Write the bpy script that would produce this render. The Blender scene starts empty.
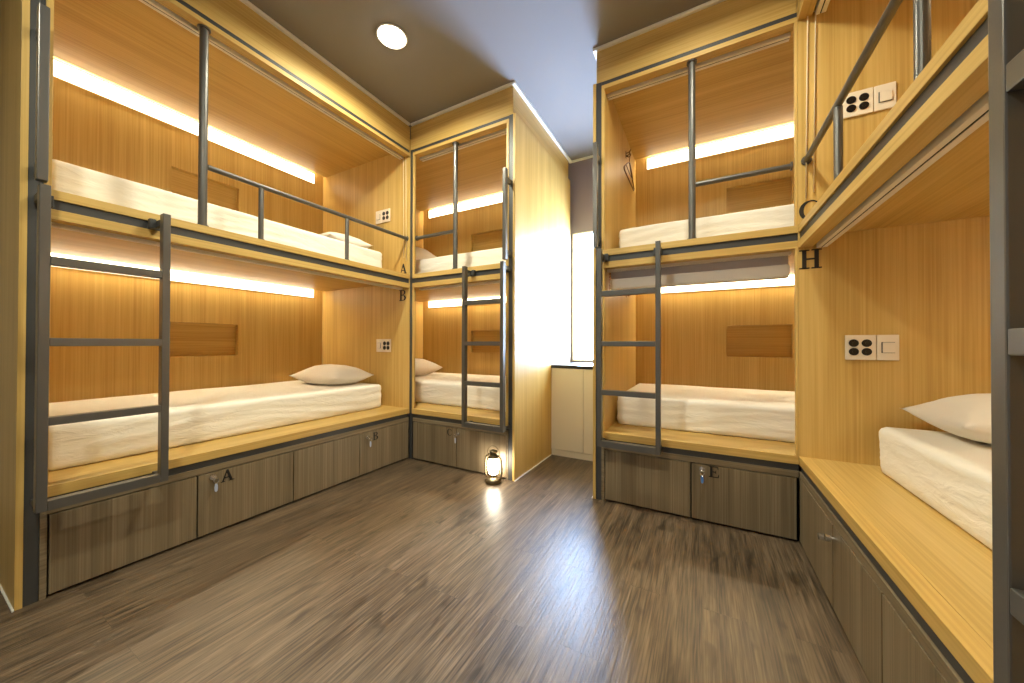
import bpy, bmesh, math, random
from mathutils import Vector, Matrix, noise

SC = bpy.context.scene
COL = SC.collection
random.seed(7)

# ------------------------------------------------------------------ measures
XA, YC, XG = -2.343, 2.335, 0.444      # front planes: left bunk, far bunks, right bunk
Y0 = 0.268                             # free end of the two long bunks
YB = 3.60                              # back of the far bunks
CEIL = 3.048
XC_OUT, XE_OUT = -1.253, -0.652        # outer sides of the far bunks (window bay between)

# ------------------------------------------------------------------ materials
def lin(c):
    return tuple(((v/255)/12.92 if v/255 <= .04045 else ((v/255+.055)/1.055)**2.4) for v in c)

def base_mat(name):
    m = bpy.data.materials.new(name); m.use_nodes = True
    nt = m.node_tree; b = nt.nodes['Principled BSDF']
    return m, nt, b

def plain(name, rgb, rough=.5, metal=0., spec=None, bump=0., bscale=200):
    m, nt, b = base_mat(name)
    b.inputs['Base Color'].default_value = (*lin(rgb), 1)
    b.inputs['Roughness'].default_value = rough
    b.inputs['Metallic'].default_value = metal
    if spec is not None: b.inputs['Specular IOR Level'].default_value = spec
    tc = nt.nodes.new('ShaderNodeTexCoord'); n = nt.nodes.new('ShaderNodeTexNoise')
    n.inputs['Scale'].default_value = bscale
    nt.links.new(tc.outputs['Object'], n.inputs['Vector'])
    rr = nt.nodes.new('ShaderNodeMapRange')
    rr.inputs['To Min'].default_value = max(0.02, rough-.05); rr.inputs['To Max'].default_value = min(1, rough+.05)
    nt.links.new(n.outputs['Fac'], rr.inputs['Value']); nt.links.new(rr.outputs['Result'], b.inputs['Roughness'])
    if bump:
        bp = nt.nodes.new('ShaderNodeBump'); bp.inputs['Strength'].default_value = bump; bp.inputs['Distance'].default_value = .002
        nt.links.new(n.outputs['Fac'], bp.inputs['Height']); nt.links.new(bp.outputs['Normal'], b.inputs['Normal'])
    return m

def wood(name, axis, c0, c1, c2, fine=110, broad=11, rough=.42, bump=.05, spec=.4):
    """straight grained veneer, the grain running along one axis"""
    m, nt, b = base_mat(name)
    N, L = nt.nodes, nt.links
    tc = N.new('ShaderNodeTexCoord')
    def layer(sc, along, det):
        mp = N.new('ShaderNodeMapping'); s = [sc, sc, sc]; s['xyz'.index(axis)] = along
        mp.inputs['Scale'].default_value = s
        n = N.new('ShaderNodeTexNoise'); n.inputs['Scale'].default_value = 1; n.inputs['Detail'].default_value = det
        L.new(tc.outputs['Object'], mp.inputs['Vector']); L.new(mp.outputs['Vector'], n.inputs['Vector'])
        return n
    a, c = layer(fine, 1.3, 3), layer(broad, .35, 4)
    mx = N.new('ShaderNodeMix'); mx.data_type = 'FLOAT'; mx.inputs['Factor'].default_value = .45
    L.new(a.outputs['Fac'], mx.inputs[2]); L.new(c.outputs['Fac'], mx.inputs[3])
    cr = N.new('ShaderNodeValToRGB'); e = cr.color_ramp.elements
    e[0].position, e[0].color = .34, (*lin(c0), 1)
    e[1].position, e[1].color = .66, (*lin(c2), 1)
    k = cr.color_ramp.elements.new(.5); k.color = (*lin(c1), 1)
    L.new(mx.outputs[0], cr.inputs['Fac']); L.new(cr.outputs['Color'], b.inputs['Base Color'])
    b.inputs['Roughness'].default_value = rough; b.inputs['Specular IOR Level'].default_value = spec
    bp = N.new('ShaderNodeBump'); bp.inputs['Strength'].default_value = bump; bp.inputs['Distance'].default_value = .001
    L.new(a.outputs['Fac'], bp.inputs['Height']); L.new(bp.outputs['Normal'], b.inputs['Normal'])
    return m

def emit(name, rgb, strength):
    m, nt, b = base_mat(name)
    b.inputs['Base Color'].default_value = (.8, .8, .8, 1)
    b.inputs['Emission Color'].default_value = (*rgb, 1); b.inputs['Emission Strength'].default_value = strength
    return m

OAK0, OAK1, OAK2 = (184, 148, 80), (200, 166, 96), (212, 180, 112)
OAK = {a: wood('oak_veneer_'+a, a, OAK0, OAK1, OAK2) for a in 'xyz'}
WAL0, WAL1, WAL2 = (100, 86, 66), (122, 107, 84), (143, 128, 104)
WALNUT = wood('walnut_laminate', 'z', WAL0, WAL1, WAL2, fine=150, broad=16, rough=.45)
WALNUT_H = {a: wood('walnut_edge_'+a, a, WAL0, WAL1, WAL2, rough=.45) for a in 'xy'}
STEEL = plain('painted_steel', (100, 98, 96), .33, .5, bscale=300)
STEEL_FRAME = plain('frame_steel', (66, 66, 67), .45, .2, bscale=300)
DARK = plain('shadow_gap', (28, 25, 22), .7)
CHROME = plain('chrome', (232, 232, 234), .22, 1.)
BLUE = plain('blue_tag', (80, 130, 205), .4)
PALE = plain('pale_tag', (170, 184, 214), .3)
INK = plain('black_vinyl', (24, 22, 22), .5)
ALU = plain('track_aluminium', (240, 234, 224), .4)
PLATE = plain('socket_plastic', (238, 226, 208), .35)
SOCK = plain('socket_black', (18, 17, 18), .3)
CORD = plain('cord_white', (236, 222, 190), .6)
BLIND_SHADED = plain('blind_fabric_shaded', (186, 182, 194), .8, bump=.2, bscale=600)  # darker copy: the shade on the upper blind is put into its colour
BLIND_LIT = plain('blind_fabric_lit', (236, 232, 230), .7, bump=.2, bscale=600)  # whitened copy: makes up for light that barely reaches the roll
WHITE = plain('white_paint', (240, 238, 232), .45)
CREAM = plain('cream_laminate', (230, 220, 198), .35)
BLACKTOP = plain('black_counter', (38, 36, 36), .35)
GREYWALL = plain('grey_wall_paint', (138, 128, 144), .7, bump=.1, bscale=120)
CEILM = plain('grey_ceiling_paint', (134, 129, 127), .75, bump=.08, bscale=90)
BACKWALL = plain('light_wall_paint', (205, 198, 186), .75, bump=.08, bscale=90)
LED = emit('led_glow', (1., .87, .57), 54)
WALL_GLOW = emit('wall_glow', (1., .90, .70), 3.2)  # emission imitating the back wall burnt white by the led
LAMP = emit('downlight_lens', (1., .95, .80), 40)
LANT = emit('lantern_glow', (1., .88, .68), 48)
BRASS = plain('lantern_metal', (112, 100, 78), .35, .9)
HANGM = plain('hanger_wire', (120, 84, 46), .4, .3)

def fabric(name, rgb):
    m, nt, b = base_mat(name); N, L = nt.nodes, nt.links
    b.inputs['Base Color'].default_value = (*lin(rgb), 1); b.inputs['Roughness'].default_value = .85
    b.inputs['Sheen Weight'].default_value = .15
    tc = N.new('ShaderNodeTexCoord')
    w = N.new('ShaderNodeTexNoise'); w.inputs['Scale'].default_value = 420; w.inputs['Detail'].default_value = 2
    mp = N.new('ShaderNodeMapping'); mp.inputs['Scale'].default_value = (6, 6, 20)
    k = N.new('ShaderNodeTexNoise'); k.inputs['Scale'].default_value = 1.4; k.inputs['Detail'].default_value = 3; k.inputs['Distortion'].default_value = 1.6
    L.new(tc.outputs['Object'], w.inputs['Vector']); L.new(tc.outputs['Object'], mp.inputs['Vector']); L.new(mp.outputs['Vector'], k.inputs['Vector'])
    b1 = N.new('ShaderNodeBump'); b1.inputs['Strength'].default_value = .3; b1.inputs['Distance'].default_value = .010
    b2 = N.new('ShaderNodeBump'); b2.inputs['Strength'].default_value = .15; b2.inputs['Distance'].default_value = .001
    L.new(k.outputs['Fac'], b1.inputs['Height']); L.new(w.outputs['Fac'], b2.inputs['Height'])
    L.new(b1.outputs['Normal'], b2.inputs['Normal']); L.new(b2.outputs['Normal'], b.inputs['Normal'])
    return m
SHEET = fabric('cream_cotton', (243, 238, 228))
PILLOW = fabric('pillow_cotton', (243, 236, 225))

def floor_mat():
    m, nt, b = base_mat('dark_wood_planks'); N, L = nt.nodes, nt.links
    tc = N.new('ShaderNodeTexCoord')
    sw = N.new('ShaderNodeMapping'); sw.inputs['Rotation'].default_value = (0, 0, math.pi/2)
    L.new(tc.outputs['Object'], sw.inputs['Vector'])
    br = N.new('ShaderNodeTexBrick')
    br.inputs['Scale'].default_value = 1; br.inputs['Brick Width'].default_value = 1.15; br.inputs['Row Height'].default_value = .145
    br.inputs['Mortar Size'].default_value = .0012; br.inputs['Mortar Smooth'].default_value = .3
    br.offset = .37; br.inputs['Color1'].default_value = (0, 0, 0, 1); br.inputs['Color2'].default_value = (1, 1, 1, 1)
    br.inputs['Mortar'].default_value = (.5, .5, .5, 1)
    L.new(sw.outputs['Vector'], br.inputs['Vector'])
    # per plank shift of the grain
    sc = N.new('ShaderNodeVectorMath'); sc.operation = 'SCALE'; sc.inputs['Scale'].default_value = 7.3
    L.new(br.outputs['Color'], sc.inputs[0])
    ad = N.new('ShaderNodeVectorMath'); ad.operation = 'ADD'
    L.new(tc.outputs['Object'], ad.inputs[0]); L.new(sc.outputs['Vector'], ad.inputs[1])
    def layer(x, y, det, dist=0):
        mp = N.new('ShaderNodeMapping'); mp.inputs['Scale'].default_value = (x, y, 1)
        n = N.new('ShaderNodeTexNoise'); n.inputs['Scale'].default_value = 1; n.inputs['Detail'].default_value = det; n.inputs['Distortion'].default_value = dist
        L.new(ad.outputs['Vector'], mp.inputs['Vector']); L.new(mp.outputs['Vector'], n.inputs['Vector']); return n
    a, c, kn = layer(170, 6, 6, .3), layer(26, 1.8, 5, .5), layer(13, 5, 2, .4)
    mx = N.new('ShaderNodeMix'); mx.data_type = 'FLOAT'; mx.inputs['Factor'].default_value = .42
    L.new(a.outputs['Fac'], mx.inputs[2]); L.new(c.outputs['Fac'], mx.inputs[3])
    cr = N.new('ShaderNodeValToRGB'); e = cr.color_ramp.elements
    e[0].position, e[0].color = .36, (*lin((54, 45, 36)), 1)
    e[1].position, e[1].color = .66, (*lin((128, 110, 89)), 1)
    k = e.new(.5); k.color = (*lin((95, 79, 62)), 1)
    L.new(mx.outputs[0], cr.inputs['Fac'])
    kr = N.new('ShaderNodeValToRGB'); e = kr.color_ramp.elements
    e[0].position, e[0].color = .27, (.30, .29, .28, 1); e[1].position, e[1].color = .40, (1, 1, 1, 1)
    L.new(kn.outputs['Fac'], kr.inputs['Fac'])
    mul = N.new('ShaderNodeMix'); mul.data_type = 'RGBA'; mul.blend_type = 'MULTIPLY'; mul.inputs['Factor'].default_value = .8
    L.new(cr.outputs['Color'], mul.inputs[6]); L.new(kr.outputs['Color'], mul.inputs[7])
    mo = N.new('ShaderNodeMix'); mo.data_type = 'RGBA'; mo.inputs[7].default_value = (*lin((44, 36, 28)), 1)
    fm = N.new('ShaderNodeMath'); fm.operation = 'MULTIPLY'; fm.inputs[1].default_value = .35
    L.new(br.outputs['Fac'], fm.inputs[0]); L.new(fm.outputs[0], mo.inputs['Factor'])
    L.new(mul.outputs[2], mo.inputs[6]); L.new(mo.outputs[2], b.inputs['Base Color'])
    rr = N.new('ShaderNodeMapRange'); rr.inputs['To Min'].default_value = .24; rr.inputs['To Max'].default_value = .44
    L.new(a.outputs['Fac'], rr.inputs['Value']); L.new(rr.outputs['Result'], b.inputs['Roughness'])
    bp = N.new('ShaderNodeBump'); bp.inputs['Strength'].default_value = .5; bp.inputs['Distance'].default_value = .002
    L.new(a.outputs['Fac'], bp.inputs['Height']); L.new(bp.outputs['Normal'], b.inputs['Normal'])
    b.inputs['Specular IOR Level'].default_value = .65
    return m
FLOOR = floor_mat()

def glass_mat(name, tint=(1, 1, 1), gloss=.06):
    m = bpy.data.materials.new(name); m.use_nodes = True; nt = m.node_tree; nt.nodes.clear()
    o = nt.nodes.new('ShaderNodeOutputMaterial'); mx = nt.nodes.new('ShaderNodeMixShader'); mx.inputs[0].default_value = gloss
    t = nt.nodes.new('ShaderNodeBsdfTransparent'); t.inputs[0].default_value = (*tint, 1)
    g = nt.nodes.new('ShaderNodeBsdfGlossy'); g.inputs['Roughness'].default_value = .03
    nt.links.new(t.outputs[0], mx.inputs[1]); nt.links.new(g.outputs[0], mx.inputs[2]); nt.links.new(mx.outputs[0], o.inputs[0])
    return m
GLASS = glass_mat('clear_glass')

# ------------------------------------------------------------------ mesh helpers
def box(bm, x0, x1, y0, y1, z0, z1, bev=0):
    x0, x1 = sorted((x0, x1)); y0, y1 = sorted((y0, y1)); z0, z1 = sorted((z0, z1))
    r = bmesh.ops.create_cube(bm, size=1, matrix=Matrix.Translation(((x0+x1)/2, (y0+y1)/2, (z0+z1)/2)) @ Matrix.Diagonal((x1-x0, y1-y0, z1-z0, 1)))
    if bev:
        es = list({e for v in r['verts'] for e in v.link_edges})
        bmesh.ops.bevel(bm, geom=es, offset=bev, segments=2, affect='EDGES', profile=.6)

def tube(bm, a, b, r, seg=16):
    a, b = Vector(a), Vector(b); d = b-a
    M = Matrix.Translation((a+b)/2) @ d.to_track_quat('Z', 'Y').to_matrix().to_4x4()
    bmesh.ops.create_cone(bm, cap_ends=True, segments=seg, radius1=r, radius2=r, depth=d.length, matrix=M)

def polytube(bm, pts, r, seg=8, closed=False):
    """tube swept along a polyline as one surface"""
    P = [Vector(p) for p in pts]; n = len(P); rings = []
    for i, p in enumerate(P):
        t = (P[(i+1) % n]-P[i-1]) if closed or 0 < i < n-1 else (P[1]-P[0] if i == 0 else P[-1]-P[-2])
        t.normalize(); q = t.to_track_quat('Z', 'Y')
        ring = []
        for k in range(seg):
            a = 2*math.pi*k/seg
            ring.append(p+q @ Vector((r*math.cos(a), r*math.sin(a), 0)))
        if rings:   # keep the rings from twisting
            prev = rings[-1]
            best = min(range(seg), key=lambda s: sum((ring[(j+s) % seg]-prev[j]).length for j in range(seg)))
            ring = [ring[(j+best) % seg] for j in range(seg)]
        rings.append(ring)
    V = [[bm.verts.new(v) for v in ring] for ring in rings]
    for i in range(n if closed else n-1):
        A, B = V[i], V[(i+1) % n]
        for j in range(seg):
            bm.faces.new((A[j], A[(j+1) % seg], B[(j+1) % seg], B[j]))
    if not closed:
        bm.faces.new(V[0][::-1]); bm.faces.new(V[-1])

def lathe(bm, prof, c=(0, 0, 0), seg=28):
    c = Vector(c); rows = []
    for r, z in prof:
        if r < 1e-5: rows.append([bm.verts.new(c+Vector((0, 0, z)))])
        else: rows.append([bm.verts.new(c+Vector((r*math.cos(2*math.pi*k/seg), r*math.sin(2*math.pi*k/seg), z))) for k in range(seg)])
    for A, B in zip(rows, rows[1:]):
        for j in range(seg):
            a0, a1 = A[j % len(A)], A[(j+1) % len(A)]; b0, b1 = B[j % len(B)], B[(j+1) % len(B)]
            vs = []
            for v in (a0, a1, b1, b0):
                if v not in vs: vs.append(v)
            if len(vs) > 2:
                try: bm.faces.new(vs)
                except ValueError: pass

def obj(name, bm, mat, parent=None, at=None, smooth=False):
    """link a bmesh (world coordinates) as ONE object; under a parent it is stored relative to the thing's base"""
    root = parent
    while root is not None and root.parent is not None: root = root.parent
    off = Vector(at) if at is not None else (Vector(root.location) if root else Vector())
    bmesh.ops.recalc_face_normals(bm, faces=bm.faces)
    bmesh.ops.translate(bm, verts=bm.verts, vec=-off)
    me = bpy.data.meshes.new(name); bm.to_mesh(me); bm.free()
    if smooth:
        for p in me.polygons: p.use_smooth = True
    o = bpy.data.objects.new(name, me); me.materials.append(mat); COL.objects.link(o)
    if parent is not None: o.parent = parent
    else: o.location = off
    return o

def thing(name, label, cat, loc=(0, 0, 0), group=None):
    o = bpy.data.objects.new(name, None); COL.objects.link(o); o.location = loc
    o.empty_display_size = .1
    o['label'] = label; o['category'] = cat
    if group: o['group'] = group
    return o

def tag(o, label, cat, group=None):
    o['label'] = label; o['category'] = cat
    if group: o['group'] = group
    return o

def struct(name, bm, mat):
    o = obj(name, bm, mat); o['kind'] = 'structure'; return o

def copy_tree(o, parent=None):
    c = o.copy(); COL.objects.link(c); c.parent = parent
    for ch in list(o.children): copy_tree(ch, c)
    return c

def BM(): return bmesh.new()

# ------------------------------------------------------------------ serif letters
def arc_band(cx, cy, ro, ri, a0, a1, n=18, shift=0., squash=1.):
    """strip between an outer and an inner ellipse; ri shifted so that one side is heavy"""
    q = []
    for i in range(n):
        t0, t1 = math.radians(a0+(a1-a0)*i/n), math.radians(a0+(a1-a0)*(i+1)/n)
        O = lambda t: (cx+ro[0]*math.cos(t), cy+ro[1]*math.sin(t))
        I = lambda t: (cx+shift+ri[0]*math.cos(t), cy+ri[1]*math.sin(t))
        q.append([O(t0), O(t1), I(t1), I(t0)])
    return q
def rect(x0, x1, y0, y1): return [[(x0, y0), (x1, y0), (x1, y1), (x0, y1)]]
def glyph(ch):
    s = .065
    if ch == 'H':
        return rect(.12, .30, 0, 1)+rect(.62, .80, 0, 1)+rect(.30, .62, .46, .55)+rect(.0, .42, 0, s)+rect(.0, .42, 1-s, 1)+rect(.50, .92, 0, s)+rect(.50, .92, 1-s, 1)
    if ch == 'A':
        return [[(.10, s), (.20, s), (.47, .86), (.41, 1)], [(.41, 1), (.53, 1), (.86, s), (.66, s), (.40, .80)]]+rect(.24, .66, .30, .38)+rect(.0, .32, 0, s)+rect(.56, .98, 0, s)
    if ch == 'B':
        return (rect(.10, .28, 0, 1)+rect(0, .40, 0, s)+rect(0, .40, 1-s, 1)+rect(.28, .45, .49, .56)+rect(.28, .45, 0, s)+rect(.28, .45, 1-s, 1)
                + arc_band(.43, .77, (.32, .23), (.15, .165), -90, 90)+arc_band(.43, .26, (.40, .26), (.21, .195), -90, 90))
    if ch == 'E':
        return (rect(.10, .30, 0, 1)+rect(0, .78, 0, .075)+rect(0, .74, .925, 1)+rect(.30, .56, .46, .54)
                + [[(.68, 0), (.78, 0), (.82, .30), (.76, .30)], [(.66, 1), (.74, 1), (.76, .74), (.70, .74)]]+rect(.52, .58, .36, .64))
    if ch in 'CG':
        q = arc_band(.47, .5, (.47, .52), (.33, .455), 48, 312, 30, .05)
        q += [[(.72, .70), (.80, .66), (.84, .98), (.76, .90)]]
        if ch == 'G': q += rect(.66, .84, .06, .42)+rect(.54, .94, .38, .45)
        else: q += [[(.70, .06), (.76, .10), (.86, .26), (.80, .30)]]
        return q
    raise ValueError(ch)
def letter_bm(ch, org, right, out, h):
    """letter of height h at its lower left corner, standing 1.5 mm proud"""
    bm = BM(); org, right, out = Vector(org), Vector(right), Vector(out); up = Vector((0, 0, 1))
    for poly in glyph(ch):
        lo = [bm.verts.new(org+right*(x*h)+up*(y*h)+out*.0003) for x, y in poly]
        hi = [bm.verts.new(org+right*(x*h)+up*(y*h)+out*.0018) for x, y in poly]
        n = len(poly)
        bm.faces.new(hi); bm.faces.new(lo[::-1])
        for i in range(n): bm.faces.new((lo[i], lo[(i+1) % n], hi[(i+1) % n], hi[i]))
    return bm

# ------------------------------------------------------------------ the setting
bm = BM(); box(bm, -3.72, 1.80, -2.2, 3.76, -.05, 0); struct('floor', bm, FLOOR)
bm = BM(); box(bm, -3.72, 1.80, -2.2, 3.76, CEIL, CEIL+.05); struct('ceiling', bm, CEILM)
WX0, WX1, WZ0, WZ1 = -1.248, -0.66, 0.86, 2.25
bm = BM()
box(bm, -3.72, WX0, 3.66, 3.76, 0, CEIL); box(bm, WX1, 1.80, 3.66, 3.76, 0, CEIL)
box(bm, WX0, WX1, 3.66, 3.76, 0, WZ0); box(bm, WX0, WX1, 3.66, 3.76, WZ1, CEIL)
struct('wall_back', bm, GREYWALL)
bm = BM(); box(bm, -3.80, -3.72, -2.2, 3.76, 0, CEIL); struct('wall_left', bm, BACKWALL)
bm = BM(); box(bm, 1.80, 1.88, -2.2, 3.76, 0, CEIL); struct('wall_right', bm, BACKWALL)
bm = BM(); box(bm, -3.80, 1.88, -2.28, -2.2, 0, CEIL); struct('wall_front', bm, BACKWALL)

# window in the bay between the two far bunks
bm = BM(); f = .018
box(bm, WX0, WX1, 3.652, 3.72, WZ1-f, WZ1, .003); box(bm, WX0, WX1, 3.652, 3.72, WZ0, WZ0+f, .003)
box(bm, WX0, WX0+f, 3.652, 3.72, WZ0+f, WZ1-f, .003); box(bm, WX1-f, WX1, 3.652, 3.72, WZ0+f, WZ1-f, .003)
xm = (WX0+WX1)/2
box(bm, xm-.008, xm+.008, 3.66, 3.71, WZ0+f, WZ1-f, .003)
win = struct('window_1', bm, WHITE)
for a, b_ in ((WX0+f, xm-.008), (xm+.008, WX1-f)):
    bm = BM(); box(bm, a, b_, 3.682, 3.686, WZ0+f, WZ1-f); p = obj('pane', bm, GLASS, win)

# ceiling mouldings (cream strips round the soffits)
def trim(name, *b): 
    bm = BM(); box(bm, *b, .003); struct(name, bm, WHITE)
tz0, tz1 = CEIL-.02, CEIL-.0005
trim('trim_1', XA-.02, XA+.014, Y0-.01, YC-.012, tz0, tz1)
trim('trim_2', XA+.015, XC_OUT+.002, YC-.011, YC+.02, tz0, tz1)
trim('trim_3', XC_OUT-.03, XC_OUT+.002, YC+.021, 3.658, tz0, tz1)
trim('trim_4', XC_OUT+.003, XE_OUT-.001, 3.635, 3.658, tz0, tz1)
trim('trim_5', XE_OUT, XE_OUT+.04, YC+.021, 3.658, tz0, tz1)
trim('trim_6', XE_OUT, XG-.012, YC-.011, YC+.02, tz0, tz1)
trim('trim_7', XG-.011, XG+.02, Y0-.01, YC+.02, tz0, tz1)
# white caulk line where the end panels meet the floor
def base(name, *b):
    bm = BM(); box(bm, *b, .001); struct(name, bm, WHITE)
base('baseboard_left', -3.60, XA+.004, Y0-.006, Y0-.0005, 0, .008)
base('baseboard_bay_left', XC_OUT+.0005, XC_OUT+.007, YC-.002, 3.06, 0, .008)
base('baseboard_bay_right', XE_OUT-.007, XE_OUT-.0005, YC-.002, 3.06, 0, .008)

# ------------------------------------------------------------------ bunk beds
Z = dict(cab=.375, plat0=.41, plat1=.455, lip0=1.55, lip1=1.592, beam=1.632, up=1.672, top0=2.755, top1=2.782, fas=2.81)

def bunk(name, W, base_pt, sax, S, Lend, D, label, pole_s, post_s, corner, niche, letters=(), cords=False, lock_side=1):
    """W maps (s along the front, d into the bunk, z) to the room. corner: 'wall' the bunk has its own lettered end wall, 'post' or 'lip' it butts against a neighbour"""
    dax = 'y' if sax == 'x' else 'x'
    root = thing(name, label, 'bunk bed', base_pt, 'built-in bunk beds around the room')
    def B(bm, s0, s1, d0, d1, z0, z1, bev=0):
        p, q = W(s0, d0, z0), W(s1, d1, z1); box(bm, p[0], q[0], p[1], q[1], p[2], q[2], bev)
    H, V, DPM = OAK[sax], OAK['z'], OAK[dax]
    # outer end panel
    bm = BM(); B(bm, 0, .019, 0, D, .0, Z['fas'], .001); obj('side_panel', bm, V, root)
    # steel frame: post, top band, middle band, bottom band
    bm = BM()
    B(bm, .0195, .057, .006, .04, 0, Z['fas'])
    if corner == 'post': B(bm, S-.034, S, .006, .04, 0, Z['fas'])
    e = S-(.0345 if corner == 'post' else 0)
    for z0, z1 in ((Z['top1'], Z['fas']), (Z['lip1'], Z['beam']), (Z['cab'], Z['plat0'])): B(bm, .0575, e, .008, .04, z0, z1)
    obj('steel_frame', bm, STEEL_FRAME, root)
    # oak lips round the two openings
    lipR = e-.012
    bm = BM(); B(bm, .0575, e, 0, .06, Z['top0'], Z['top1']-.0005, .0015); obj('top_lip', bm, H, root)
    bm = BM(); B(bm, .0575, e, 0, .06, Z['lip0'], Z['lip1']-.0005, .0015); obj('middle_lip', bm, H, root)
    for z0, z1 in ((Z['plat1'], Z['lip0']-.0005), (Z['up'], Z['top0']-.0005)):
        bm = BM(); B(bm, .0575, .077, 0, .06, z0+.0005, z1, .0015); obj('opening_edge', bm, V, root)
        if corner != 'wall':
            bm = BM(); B(bm, lipR, e, 0, .024, z0+.0005, z1, .0015); obj('opening_edge', bm, V, root)
    # decks
    for nm, z0, z1 in (('lower_deck', Z['plat0']+.0005, Z['plat1']), ('upper_deck', Z['beam']+.0005, Z['up'])):
        bm = BM(); B(bm, .0575, e, 0, .045, z0, z1, .0015)
        B(bm, .0575, Lend, .0452, D, z0, z1); obj(nm, bm, H, root)
    # berth ceilings, stopping short of the back wall: the slot holds the led profile
    bm = BM(); B(bm, .0575, Lend, .0605, D-.055, 1.606, 1.631); obj('lower_ceiling', bm, H, root)
    bm = BM(); B(bm, .0575, Lend, .0605, D-.055, 2.84, 2.858); obj('upper_ceiling', bm, H, root)
    # inner end walls
    for z0, z1 in ((Z['plat1']+.001, 1.605), (Z['up']+.001, 2.839)):
        bm = BM(); B(bm, .058, .074, .0605, D-.0005, z0, z1); obj('inner_wall', bm, V, root)
    if corner == 'wall':
        bm = BM(); B(bm, S+.0005, S+.018, 0, D, Z['plat0'], 2.912, 0); ew = obj('end_wall', bm, V, root)
        for ch, s_, z_, h_ in letters:
            p = W(S, s_, z_)
            obj('letter', letter_bm(ch, p, (1, 0, 0), (0, -1, 0), h_), INK, ew)
    else:
        bm = BM(); B(bm, Lend+.0005, Lend+.018, .0605, D, Z['plat0'], 2.912); obj('end_wall', bm, V, root)
    # back panels, each with a recessed niche
    n0, n1 = niche
    for z0, z1, a, b_ in ((Z['plat1']+.001, 1.6315, .935, 1.207), (Z['up']+.001, 2.912, 2.205, 2.422)):
        bm = BM(); d0, d1 = D+.0005, D+.014
        B(bm, .06, n0, d0, d1, z0, z1); B(bm, n1, Lend-.001, d0, d1, z0, z1); B(bm, n0, n1, d0, d1, z0, a); B(bm, n0, n1, d0, d1, b_, z1)
        bp = obj('back_panel', bm, V, root)
        bm = BM(); k = .012; q0, q1 = d1+.0005, d1+.034
        B(bm, n0-k, n1+k, q1, q1+.01, a-k, b_+k); B(bm, n0-k, n0, q0, q1, a-k, b_+k); B(bm, n1, n1+k, q0, q1, a-k, b_+k)
        B(bm, n0, n1, q0, q1, a-k, a); B(bm, n0, n1, q0, q1, b_, b_+k)
        obj('niche', bm, H, bp)
    # led profiles up in the slot
    for z1 in (1.6315, 2.912):
        bm = BM(); B(bm, .20, Lend-.13, D-.050, D-.012, z1-.012, z1-.0005, .003); led = obj('led_strip', bm, LED, root)
    for z1, hc in ((1.606, .078), (2.84, .098)):
        bm = BM(); B(bm, .18, Lend-.10, D-.007, D-.0005, z1-hc, z1+.004, .003); obj('led_glow', bm, WALL_GLOW, root)  # added glowing strip in place of the overlit top of the back wall
    bm = BM(); B(bm, .0575, Lend, D-.068, D+.014, 2.9125, 2.924); obj('slot_cap', bm, H, root)
    # blind tracks
    for z0, z1 in ((1.538, 1.6055), (2.742, 2.8395)):
        bm = BM(); B(bm, .079, lipR-.004, .070, .112, z0+.003, z1, .001); B(bm, .079, lipR-.004, .070, .087, z0, z0+.004, .001); B(bm, .079, lipR-.004, .093, .112, z0, z0+.004, .001)
        t = obj('blind_track', bm, ALU, root)
        bm = BM(); B(bm, .080, lipR-.005, .0875, .0925, z0+.0012, z0+.0028); obj('slot', bm, DARK, t)
        if cords and z0 > 2:
            for dd in (.03, .062):
                p, q = W(S-.012, dd+.01, z0+.03), W(S-.010, dd, 1.80 if dd < .05 else 1.83)
                bm = BM(); polytube(bm, [W(S-.03, .085, z0+.01), p, q], .0028, 8); obj('pull_cord', bm, CORD, t, smooth=True)
    # guard rail
    dp = .034
    def flange(bm, p, n, r): 
        p, n = Vector(p), Vector(n); tube(bm, p, p+n*.008, r, 20)
    bm = BM(); a, b_ = Vector(W(pole_s, dp, Z['up']+.0003)), Vector(W(pole_s, dp, Z['top0']-.0003))
    tube(bm, a, b_, .0195, 24); flange(bm, a, (0, 0, 1), .027); flange(bm, b_, (0, 0, -1), .029)
    obj('pole', bm, STEEL, root, smooth=False)
    zr = 2.005; a, b_ = Vector(W(pole_s+.02, dp, zr)), Vector(W(e-.017 if corner != 'wall' else S-.0005, dp, zr))
    bm = BM(); tube(bm, a, b_, .0145, 20); n = (a-b_).normalized(); flange(bm, b_, n, .023); obj('rail', bm, STEEL, root)
    for ps in post_s:
        bm = BM(); a, b_ = Vector(W(ps, dp, Z['up']+.0003)), Vector(W(ps, dp, zr-.013)); tube(bm, a, b_, .0145, 20); flange(bm, a, (0, 0, 1), .02)
        obj('rail_post', bm, STEEL, root)
    # grab bar on the free end, above the ladder
    bm = BM(); B(bm, .026, .054, -.10, -.065, 1.672, 2.355, .003)
    for zz in (1.73, 2.28): B(bm, .032, .048, -.066, .0055, zz-.02, zz+.02, .002)
    obj('grab_bar', bm, STEEL, root)
    # soffit up to the ceiling
    bm = BM(); B(bm, .022, S+.0055 if corner == 'wall' else S-.001, .007, .026, Z['fas']+.0005, CEIL-.021, .001); obj('soffit', bm, H, root)
    bm = BM(); B(bm, .022, .041, .0265, D, Z['fas']+.0005, CEIL-.021, .001); obj('soffit_side', bm, DPM, root)
    return root

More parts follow.
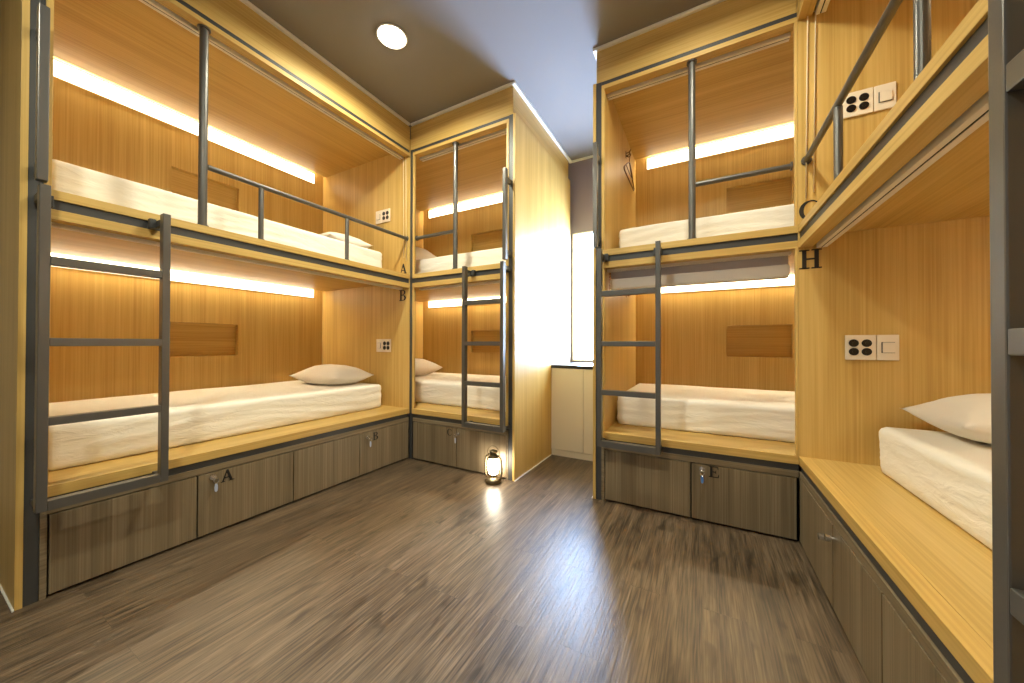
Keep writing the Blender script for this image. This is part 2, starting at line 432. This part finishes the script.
WA = lambda s, d, z: (XA-d, Y0+s, z)
WC = lambda s, d, z: (XC_OUT-s, YC+d, z)
WE = lambda s, d, z: (XE_OUT+s, YC+d, z)
WG = lambda s, d, z: (XG+d, Y0+s, z)
SA = YC-Y0
bunk('bunk_bed', WA, (XA, Y0, 0), 'y', SA, SA, 1.285,
     'long oak bunk bed on the left wall lettered A above B', .848-Y0, (1.133-Y0, 1.722-Y0), 'wall',
     (1.101-Y0, 1.553-Y0), [('A', .12, 1.687, .092), ('B', .125, 1.438, .10)], cords=True)
bunk('bunk_bed', WC, (XC_OUT, YC, 0), 'x', XC_OUT-XA-.001, 2.10, 1.262,
     'far oak bunk bed in the left corner, left of the white window', XC_OUT+1.848, (), 'post',
     (-2.095-XC_OUT)*-1 if False else (XC_OUT+2.095, XC_OUT+2.558))
bunk('bunk_bed', WE, (XE_OUT, YC, 0), 'x', XG-XE_OUT-.001, 2.06, 1.262,
     'far oak bunk bed right of the bright window, with grey blind over its lower berth', -.055-XE_OUT, (), 'lip',
     (.19-XE_OUT, .645-XE_OUT))
bunk('bunk_bed', WG, (XG, Y0, 0), 'y', SA, SA, 1.285,
     'oak bunk bed along the right wall lettered G above H', .828-Y0, (1.238-Y0, 1.846-Y0), 'wall',
     (1.101-Y0, 1.553-Y0), [('G', .003, 1.692, .10), ('H', .003, 1.437, .10)], cords=True)

# ------------------------------------------------------------------ storage cabinets under the bunks
def lock(door, p, out, blue=False, key=True):
    p, out = Vector(p), Vector(out)
    bm = BM(); tube(bm, p+out*.0003, p+out*.010, .015, 20); tube(bm, p+out*.010, p+out*.018, .0105, 20); obj('lock', bm, CHROME, door)
    if key:
        side = out.cross(Vector((0, 0, 1)))
        bm = BM(); q = p+out*.018
        tube(bm, q-out*.004, q+out*.022, .003, 8)
        c = q+out*.024+Vector((0, 0, -.012))
        polytube(bm, [c+side*.011*math.cos(t)+Vector((0, 0, .013*math.sin(t))) for t in [i*math.pi/8 for i in range(16)]], .0022, 6, True)
        k = obj('key', bm, CHROME, door)
        bm = BM(); c2 = c+Vector((0, 0, -.038))
        pts = [(-.005, .022), (.005, .022), (.0075, .004), (.006, -.016), (0, -.022), (-.006, -.016), (-.0075, .004)]
        lo = [bm.verts.new(c2+side*x+Vector((0, 0, y))-out*.0015) for x, y in pts]; hi = [bm.verts.new(c2+side*x+Vector((0, 0, y))+out*.0015) for x, y in pts]
        bm.faces.new(lo[::-1]); bm.faces.new(hi)
        for i in range(7): bm.faces.new((lo[i], lo[(i+1) % 7], hi[(i+1) % 7], hi[i]))
        obj('key_tag', bm, BLUE if blue else PALE, door)

def cabinet(W, base_pt, sax, s0, S, D, label, seams, marks, out, right):
    root = thing('storage_cabinet', label, 'cabinet', base_pt, 'walnut storage cabinets below the bunks')
    def B(bm, a0, a1, d0, d1, z0, z1, bev=0):
        p, q = W(a0, d0, z0), W(a1, d1, z1); box(bm, p[0], q[0], p[1], q[1], p[2], q[2], bev)
    bm = BM(); B(bm, s0, S-.001, .001, .019, .342, .3745, .001)
    if s0 < .06: B(bm, s0, seams[0]-.002, .001, .019, 0.0005, .3415, .001)
    obj('top_rail', bm, WALNUT_H[sax], root)
    bm = BM(); B(bm, s0, S-.001, .022, D-.05, .0005, .34); obj('carcass', bm, DARK, root)
    for i, (a, b_) in enumerate(zip(seams, seams[1:])):
        bm = BM(); B(bm, a+.0035, b_-.0035, 0, .018, .014, .337, .001); d = obj('door', bm, WALNUT, root)
        for mk in marks:
            if mk['door'] != i: continue
            if 'lock' in mk: lock(d, W(mk['lock'][0], 0, mk['lock'][1]), out, 'blue' in mk)
            if 'letter' in mk:
                ch, ls, lz, lh = mk['letter']; obj('letter', letter_bm(ch, W(ls, 0, lz), right, out, lh), INK, d)
            if 'knob' in mk:
                p = Vector(W(mk['knob'][0], 0, mk['knob'][1])); o_ = Vector(out)
                bm = BM(); tube(bm, p+o_*.0003, p+o_*.022, .006, 16); tube(bm, p+o_*.018, p+o_*.032, .013, 20); obj('knob', bm, CHROME, d)
    return root
Y = lambda y: y-Y0
cabinet(WA, (XA-.02, Y0+.3, 0), 'y', .0578, SA, 1.285, 'walnut drawer base under the left bunk, with locked doors marked A and B',
        [Y(.346), Y(.826), Y(1.32), Y(1.821), SA-.002],
        [dict(door=1, lock=(Y(.890), .312)), dict(door=1, letter=('A', Y(.926), .268, .066)),
         dict(door=3, lock=(Y(1.886), .298)), dict(door=3, letter=('B', Y(1.942), .258, .062))], (1, 0, 0), (0, 1, 0))
cabinet(WC, (XC_OUT-.3, YC+.02, 0), 'x', .0578, XC_OUT-XA-.0455, 1.262, 'walnut base under the far left bunk, door marked C behind the lantern',
        [.072, XC_OUT+1.803, XC_OUT+2.293],
        [dict(door=0, lock=(XC_OUT+1.782, .296)), dict(door=1, letter=('C', XC_OUT+1.90, .268, .055))], (0, -1, 0), (1, 0, 0))
cabinet(WE, (XE_OUT+.3, YC+.02, 0), 'x', .0578, XG-XE_OUT, 1.262, 'walnut base under the far right bunk, with a locked door marked E',
        [.0595+.02, -.062-XE_OUT, .436-XE_OUT],
        [dict(door=1, blue=1, lock=(-.004-XE_OUT, .312)), dict(door=1, letter=('E', .030-XE_OUT, .272, .064))], (0, -1, 0), (1, 0, 0))
cabinet(WG, (XG+.02, Y0+.3, 0), 'y', .0578, SA, 1.285, 'walnut base under the right bunk with a pair of small chrome knobs',
        [Y(.346), Y(.87), Y(1.375), Y(1.80), SA-.006],
        [dict(door=3, knob=(Y(1.848), .262)), dict(door=2, knob=(Y(1.762), .30))], (-1, 0, 0), (0, 1, 0))

# ------------------------------------------------------------------ ladders
def make_ladder():
    """ladder in its own coordinates: x along the rungs, front face towards -y, y = 0 at the bunk front"""
    root = thing('ladder', '', 'ladder', (0, 0, 0), 'grey steel ladders hung on the bunks')
    w, t, y0, y1 = .188, .028, -.123, -.083
    for s in (-1, 1):
        bm = BM(); box(bm, s*w, s*(w-t), y0, y1, .391, 1.652, .0025); st = obj('stile', bm, STEEL, root)
        bm = BM(); x = s*(w-t/2)
        box(bm, x-.012, x+.012, y1+.0005, -.003, 1.600, 1.630, .002); box(bm, x-.012+.022*-s, x+.012+.022*-s, -.03, -.003, 1.592, 1.638, .002)
        obj('hook', bm, STEEL_FRAME, st)
        bm = BM(); box(bm, x-.010, x+.010, y1+.0005, -.003, .400, .420, .002); obj('bracket', bm, STEEL_FRAME, st)
    for z, h in ((1.362, .034), (1.044, .032), (.735, .032), (.410, .038)):
        bm = BM(); box(bm, -w+t+.0002, w-t-.0002, y0+.0005, y1-.002, z-h/2, z+h/2, .002); obj('rung', bm, STEEL, root)
    return root
lad = make_ladder()
for i, (loc, rz, lb) in enumerate([
        ((XA, .486, 0), math.pi/2, 'grey steel ladder on the left bunk, nearest and largest on the left'),
        ((-1.472, YC, 0), 0, 'grey steel ladder on the far left bunk, standing above the lantern'),
        ((-.405, YC, 0), 0, 'grey steel ladder on the far right bunk, beside the bright window'),
        ((XG, .494, 0), -math.pi/2, 'grey ladder cut off by the right edge of the photo')]):
    o = lad if i == 0 else copy_tree(lad)
    o.location = loc; o.rotation_euler = (0, 0, rz); o['label'] = lb

# ------------------------------------------------------------------ mattresses and pillows
def mattress_bm(lx, ly, h, seed):
    """rounded box with a fitted sheet's creases, base at z = 0, centred in x and y"""
    bm = BM(); n = [max(8, int(lx/.022)), max(8, int(ly/.022)), 18]
    r = .024; hx, hy = lx/2, ly/2
    def face(u, v, nu, nv, fix, val):
        g = []
        for i in range(nu+1):
            row = []
            for j in range(nv+1):
                p = [0, 0, 0]; p[u] = -.5+i/nu; p[v] = -.5+j/nv; p[fix] = val; row.append(bm.verts.new(p))
            g.append(row)
        for i in range(nu):
            for j in range(nv): bm.faces.new((g[i][j], g[i+1][j], g[i+1][j+1], g[i][j+1]))
    for val in (-.5, .5):
        face(0, 1, n[0], n[1], 2, val); face(0, 2, n[0], n[2], 1, val); face(1, 2, n[1], n[2], 0, val)
    bmesh.ops.remove_doubles(bm, verts=bm.verts, dist=1e-5)
    H = Vector((hx, hy, h/2)); so = Vector((seed*3.1, seed*1.7, seed*.9))
    for v in bm.verts:
        p = Vector((v.co.x*lx, v.co.y*ly, v.co.z*h))
        c = Vector([max(-(H[i]-r), min(H[i]-r, p[i])) for i in range(3)])
        d = p-c
        if d.length > 1e-6: p = c+d.normalized()*r; nrm = d.normalized()
        else: nrm = Vector((0, 0, 1))
        side = 1-abs(nrm.z)
        q = Vector((p.x*2.6, p.y*2.6, p.z*40+1.6*math.sin(p.x*4+seed)+1.6*math.sin(p.y*4-seed)))
        a = noise.noise(q+so)*.0045*side+noise.noise(q*1.9+so)*.002*side
        a += noise.noise(Vector((p.x*3, p.y*3, 0))+so)*.004*max(0, nrm.z)
        if p.z < -h/2+.05 and side > .3: a -= .004*(1-(p.z+h/2)/.05)*(1+noise.noise(p*14+so))
        p = p+nrm*a
        if p.z < -h/2: p.z = -h/2
        v.co = p+Vector((0, 0, h/2))
    return bm
def mattress(x0, x1, y0, y1, z, h, seed, label):
    bm = mattress_bm(x1-x0, y1-y0, h, seed); c = Vector(((x0+x1)/2, (y0+y1)/2, z+.0015))
    bmesh.ops.translate(bm, verts=bm.verts, vec=c)
    return tag(obj('mattress', bm, SHEET, at=c, smooth=True), label, 'mattress', 'white sheeted mattresses on the bunks')
def pillow(c, lx, ly, h, rz, seed, label, tilt=0.):
    bm = BM(); n = 34; so = Vector((seed*2.3, seed*5.1, 0)); g = {}
    for s in (1, -1):
        for i in range(n+1):
            for j in range(n+1):
                if s == -1 and (i in (0, n) or j in (0, n)): g[s, i, j] = g[1, i, j]; continue
                u, v = -1+2*i/n, -1+2*j/n
                prof = max(0, (1-abs(u)**2.6))**.62*max(0, (1-abs(v)**2.4))**.62
                x = u*lx/2*(1-.07*(1-v*v)*abs(u)**3); y = v*ly/2*(1-.09*(1-u*u)*abs(v)**3)
                wv = noise.noise(Vector((u*2.2, v*2.2, s))+so)*.10+noise.noise(Vector((u*6, v*6, s))+so)*.035
                z = (h*.66*prof*(1+wv) if s == 1 else -h*.34*min(1, prof*1.4))+h*.34
                z += .012*(abs(u*v))**2
                g[s, i, j] = bm.verts.new((x, y, z))
    for s in (1, -1):
        for i in range(n):
            for j in range(n): bm.faces.new((g[s, i, j], g[s, i+1, j], g[s, i+1, j+1], g[s, i, j+1]))
    bmesh.ops.rotate(bm, verts=bm.verts, cent=(0, 0, 0), matrix=Matrix.Rotation(tilt, 3, 'Y'))
    bmesh.ops.rotate(bm, verts=bm.verts, cent=(0, 0, 0), matrix=Matrix.Rotation(rz, 3, 'Z'))
    z0 = min(v.co.z for v in bm.verts)
    bmesh.ops.translate(bm, verts=bm.verts, vec=Vector(c)+Vector((0, 0, -z0)))
    return tag(obj('pillow', bm, PILLOW, at=c, smooth=True), label, 'pillow', 'white pillows on the mattresses')

zl, zu, MH = Z['plat1'], Z['up'], .212
mattress(-3.60, -2.585, .372, 2.245, zl, MH, 1, 'white sheeted mattress on the lower berth of the left bunk, below letter B')
mattress(-3.60, -2.585, .372, 2.245, zu, MH, 2, 'white sheeted mattress on the upper berth of the left bunk, beside letter A')
mattress(-3.30, -1.36, 2.60, 3.55, zl, MH, 3, 'white sheeted mattress on the lower berth of the far left bunk')
mattress(-3.30, -1.36, 2.60, 3.55, zu, MH, 4, 'white sheeted mattress on the upper berth of the far left bunk')
mattress(-.552, 1.36, 2.61, 3.55, zl, MH, 5, 'white sheeted mattress under the grey blind, lower berth right of window')
mattress(-.540, 1.36, 2.61, 3.55, zu, MH, 6, 'white sheeted mattress on the upper berth right of the window')
mattress(.708, 1.66, .42, 2.225, zl, MH, 7, 'white sheeted mattress on the right wall berth below letter H')
mt = zl+MH+.012; mu = zu+MH+.012
pillow((-3.02, 2.045, mt), .62, .42, .165, .06, 1, 'plump white pillow on the left lower berth below letter B')
pillow((-3.02, 2.040, mu), .62, .42, .15, -.05, 2, 'white pillow on the left upper berth behind the guard rail')
pillow((-2.99, 3.00, mt), .66, .46, .19, math.pi/2+.05, 3, 'white pillow on the far left lower berth')
pillow((-2.94, 3.00, mu), .66, .48, .25, math.pi/2-.04, 4, 'white pillow on the far left upper berth')
pillow((1.125, 2.055, mt), .66, .42, .18, .03, 5, 'large white pillow on the right wall berth beneath the double socket', 0)

# ------------------------------------------------------------------ socket plates on the end walls
def make_sockets():
    """four round outlets on one square plate and a rocker switch on the other; x to the right, front towards -y"""
    root = thing('socket_plate', '', 'wall socket', (0, 0, 0), 'double socket and switch plates on the bunk end walls')
    bm = BM(); box(bm, -.096, .016, -.009, -.0005, -.061, .061, .003); pl = obj('outlet_plate', bm, PLATE, root)
    for cx in (-.065, -.018):
        for cz in (.021, -.021):
            bm = BM(); tube(bm, (cx, -.0095, cz), (cx, -.012, cz), .0185, 28)
            bmesh.ops.scale(bm, verts=bm.verts, vec=(1, 1, 1))
            tube(bm, (cx, -.012, cz), (cx, -.0135, cz), .006, 12); obj('outlet', bm, SOCK, pl)
    bm = BM(); box(bm, .019, .096, -.009, -.0005, -.061, .061, .003); sp = obj('switch_plate', bm, PLATE, root)
    bm = BM(); box(bm, .034, .081, -.0105, -.0092, -.026, .026); obj('switch_gap', bm, SOCK, sp)
    bm = BM(); box(bm, .037, .080, -.016, -.0106, -.0245, .0245, .002); obj('rocker', bm, PLATE, sp)
    return root
def mirrored(root):
    r = copy_tree(root)
    for o in [r]+list(r.children_recursive):
        if o.type != 'MESH': continue
        me = o.data.copy(); o.data = me
        me.transform(Matrix.Diagonal((-1, 1, 1, 1))); me.flip_normals()
    return r
so = make_sockets()
som = mirrored(so)
so.location = (.716, YC-.0005, 2.238); so['label'] = 'double socket and switch plate on the upper right end wall, beside the guard rail'
o = copy_tree(so); o.location = (.721, YC-.0005, 1.028); o['label'] = 'double socket and switch plate above the right wall pillow, below letter H'
som.location = (-2.687, YC-.0005, 2.262); som['label'] = 'small switch and socket plate on the left upper berth end wall, above letter A'
o = copy_tree(som); o.location = (-2.668, YC-.0005, 1.024); o['label'] = 'small switch and socket plate above the left lower berth pillow, below letter B'

# ------------------------------------------------------------------ roller blind over the lower berth right of the window
rb = thing('roller_blind', 'rolled up grey fabric blind under the middle beam right of the window', 'blind', (-.06, YC+.14, 1.47))
bx0, bx1 = XE_OUT+.082, XG-.022
bm = BM(); box(bm, bx0+.012, bx1, YC+.115, YC+.150, 1.4865, 1.603, .004); obj('headrail', bm, BLIND_SHADED, rb)
bm = BM(); box(bm, bx0+.012, bx1, YC+.075, YC+.150, 1.415, 1.486, .012); obj('rolled_fabric', bm, BLIND_LIT, rb)
bm = BM()
for i in range(9): bmesh.ops.create_uvsphere(bm, u_segments=8, v_segments=6, radius=.006, matrix=Matrix.Translation((bx0+.004, YC+.121, 1.590-.020*i)))
tube(bm, (bx0+.004, YC+.121, 1.60), (bx0+.004, YC+.121, 1.41), .0018, 6)
obj('bead_chain', bm, plain('red_bead', (150, 70, 60), .4), rb)

# ------------------------------------------------------------------ wall hooks and hanger inside the bunk right of the window
XW = XE_OUT+.0745
def make_hook():
    """a small double hook; the wall is at x = 0, out is +x"""
    root = thing('wall_hook', '', 'hook', (0, 0, 0), 'brass hooks on the inner bunk wall')
    bm = BM(); box(bm, .0005, .004, -.012, .012, -.03, .03, .002); obj('backplate', bm, HANGM, root)
    for s in (-1, 1):
        bm = BM(); polytube(bm, [(.004, s*.004, -.010), (.018, s*.012, -.018), (.030, s*.020, -.014), (.036, s*.024, .0), (.036, s*.026, .014)], .0035, 8); obj('prong', bm, HANGM, root, smooth=True)
    bm = BM(); polytube(bm, [(.004, 0, .012), (.022, 0, .014), (.038, 0, .024), (.042, 0, .040)], .004, 8); obj('upper_prong', bm, HANGM, root, smooth=True)
    return root
hk = make_hook(); hk.location = (XW, 3.09, 2.672); hk['label'] = 'small hook holding the coat hanger in the upper right berth'
h2 = copy_tree(hk); h2.location = (XW, 3.10, 1.475); h2['label'] = 'small bare hook in the lower berth right of the window, under the blind'
hg = thing('coat_hanger', 'thin brown coat hanger hung on the hook in the upper right berth', 'hanger', (XW+.030, 3.09, 2.44))
hx = XW+.030
bm = BM(); c = Vector((hx, 3.09, 2.676))
polytube(bm, [(hx, 3.09, 2.60), (hx, 3.09, 2.625), (hx, 3.11, 2.645), (hx, 3.118, 2.665), (hx, 3.108, 2.684), (hx, 3.09, 2.690), (hx, 3.072, 2.682)], .003, 8); obj('hook', bm, HANGM, hg, smooth=True)
bm = BM(); polytube(bm, [(hx, 3.09, 2.60), (hx, 2.99, 2.545), (hx, 2.865, 2.462), (hx, 2.862, 2.448), (hx, 2.875, 2.44), (hx, 3.09, 2.44), (hx, 3.305, 2.44), (hx, 3.318, 2.448), (hx, 3.315, 2.462), (hx, 3.19, 2.545)], .0055, 8, True); obj('frame', bm, HANGM, hg, smooth=True)
bm = BM(); polytube(bm, [(hx+.001, 2.95, 2.51), (hx+.001, 3.09, 2.50), (hx+.001, 3.23, 2.51)], .003, 8); obj('inner_bar', bm, HANGM, hg, smooth=True)

# ------------------------------------------------------------------ white cabinet below the window
wc = thing('window_cabinet', 'cream cabinet with black top standing below the window', 'cabinet', (-.95, 3.34, 0))
cx0, cx1 = XC_OUT+.0015, XE_OUT-.0015
bm = BM(); box(bm, cx0, cx1, 3.082, 3.648, .0005, .818); obj('carcass', bm, CREAM, wc)
bm = BM(); box(bm, cx0, cx1, 3.072, 3.081, .0005, .055, .001); obj('plinth', bm, CREAM, wc)
bm = BM(); box(bm, cx0, cx1, 3.055, 3.648, .8185, .846, .002); obj('worktop', bm, BLACKTOP, wc)
for a, b_ in ((cx0+.001, -.945), (-.942, cx1-.001)):
    bm = BM(); box(bm, a, b_, 3.062, 3.0815, .060, .815, .002); obj('door', bm, CREAM, wc)

# ------------------------------------------------------------------ hurricane lantern on the floor
LX, LY = -1.385, 2.245
la = thing('lantern', 'small lit hurricane lantern standing on the floor by the bunk corner', 'lantern', (LX, LY, 0))
la.scale = (1.1, 1.1, 1.12)
bm = BM(); lathe(bm, [(0, .0005), (.052, .0005), (.056, .006), (.056, .020), (.048, .030), (.030, .036), (.020, .044), (.026, .050), (.026, .056), (0, .056)], (LX, LY, 0)); obj('tank', bm, BRASS, la, smooth=True)
bm = BM(); lathe(bm, [(.024, .057), (.031, .066), (.039, .090), (.040, .112), (.036, .136), (.028, .158), (.026, .163), (.0, .163)], (LX, LY, 0)); obj('globe', bm, LANT, la, smooth=True)
bm = BM(); lathe(bm, [(0, .164), (.034, .164), (.036, .170), (.024, .178), (.022, .200), (.030, .204), (.028, .210), (.014, .218), (0, .220)], (LX, LY, 0)); obj('chimney_cap', bm, BRASS, la, smooth=True)
for s in (-1, 1):
    bm = BM(); polytube(bm, [(LX+s*.046, LY, .024), (LX+s*.060, LY, .040), (LX+s*.066, LY, .075), (LX+s*.065, LY, .120), (LX+s*.058, LY, .165), (LX+s*.040, LY, .180), (LX+s*.022, LY, .184)], .0066, 10); obj('side_tube', bm, BRASS, la, smooth=True)
bm = BM(); polytube(bm, [(LX+.052*math.cos(t), LY, .182+.062*math.sin(t)) for t in [i*math.pi/14 for i in range(15)]], .0022, 8); obj('bail_handle', bm, BRASS, la, smooth=True)
bm = BM()
for zz, rr in ((.085, .0425), (.135, .0405)): polytube(bm, [(LX+rr*math.cos(t), LY+rr*math.sin(t), zz) for t in [i*math.pi/12 for i in range(24)]], .0024, 6, True)
obj('globe_guard', bm, BRASS, la, smooth=True)

# ------------------------------------------------------------------ ceiling downlights (one in view, one above the frame, one added for fill behind the camera)
def make_downlight():
    root = thing('ceiling_downlight', '', 'ceiling light', (0, 0, 0))
    bm = BM(); lathe(bm, [(.090, -.0005), (.098, -.006), (.094, -.010), (.086, -.010), (.084, -.0005)], (0, 0, 0), 40); obj('trim_ring', bm, WHITE, root, smooth=True)
    bm = BM(); lathe(bm, [(0, -.034), (.030, -.032), (.056, -.025), (.074, -.014), (.0835, -.003), (.0835, -.001), (0, -.001)], (0, 0, 0), 40); obj('lens', bm, LAMP, root)
    return root
dl = make_downlight()
for i, (x, y, lb) in enumerate([(-1.774, 1.604, 'round glowing downlight in the grey ceiling, the one seen in the photo'),
                                (-.02, 1.604, 'round ceiling downlight in front of the letter E bunk, above the frame of the photo'),
                                (-.95, -.25, 'round ceiling downlight added for fill above the photographer, out of view')]):
    o = dl if i == 0 else copy_tree(dl)
    o.location = (x, y, CEIL); o['label'] = lb
    L = bpy.data.lights.new('downlight_beam', 'AREA'); L.shape = 'DISK'; L.size = .17; L.energy = (38, 24, 40)[i]; L.color = (1, .97, .74); L.spread = math.radians(170)
    lo = bpy.data.objects.new('downlight_beam', L); COL.objects.link(lo); lo.location = (x, y, CEIL-.045)

# daylight through the window
w = bpy.data.worlds.new('daylight'); SC.world = w; w.use_nodes = True
bg = w.node_tree.nodes['Background']; bg.inputs[0].default_value = (.44, .64, 1, 1); bg.inputs[1].default_value = 88
P = bpy.data.lights.new('window_portal', 'AREA'); P.shape = 'RECTANGLE'; P.size = WX1-WX0; P.size_y = WZ1-WZ0; P.cycles.is_portal = True
po = bpy.data.objects.new('window_portal', P); COL.objects.link(po); po.location = (xm, 3.74, (WZ0+WZ1)/2); po.rotation_euler = (-math.pi/2, 0, 0)

# ------------------------------------------------------------------ camera
yaw, pit, rol, fpx = math.radians(28.665), math.radians(.4396), math.radians(.1358), 348.68
R = Vector((math.cos(yaw), math.sin(yaw), 0)); F0 = Vector((-math.sin(yaw), math.cos(yaw), 0)); U0 = Vector((0, 0, 1))
F = F0*math.cos(pit)+U0*math.sin(pit); U = U0*math.cos(pit)-F0*math.sin(pit)
R2 = R*math.cos(rol)+U*math.sin(rol); U2 = U*math.cos(rol)-R*math.sin(rol)
M = Matrix((R2, U2, -F)).transposed().to_4x4(); M.translation = (0, 0, 1.04)
cd = bpy.data.cameras.new('camera'); cam = bpy.data.objects.new('camera', cd); COL.objects.link(cam)
cam.matrix_world = M; cd.sensor_width = 36; cd.lens = fpx/1024*36; cd.clip_start = .02
SC.camera = cam
vs = SC.view_settings; vs.view_transform = 'Standard'; vs.look = 'None'; vs.gamma = 1; vs.use_curve_mapping = False; vs.exposure = -.06
SC.cycles.max_bounces = 10; SC.cycles.diffuse_bounces = 6; SC.cycles.transparent_max_bounces = 8
SC.cycles.sample_clamp_indirect = 6
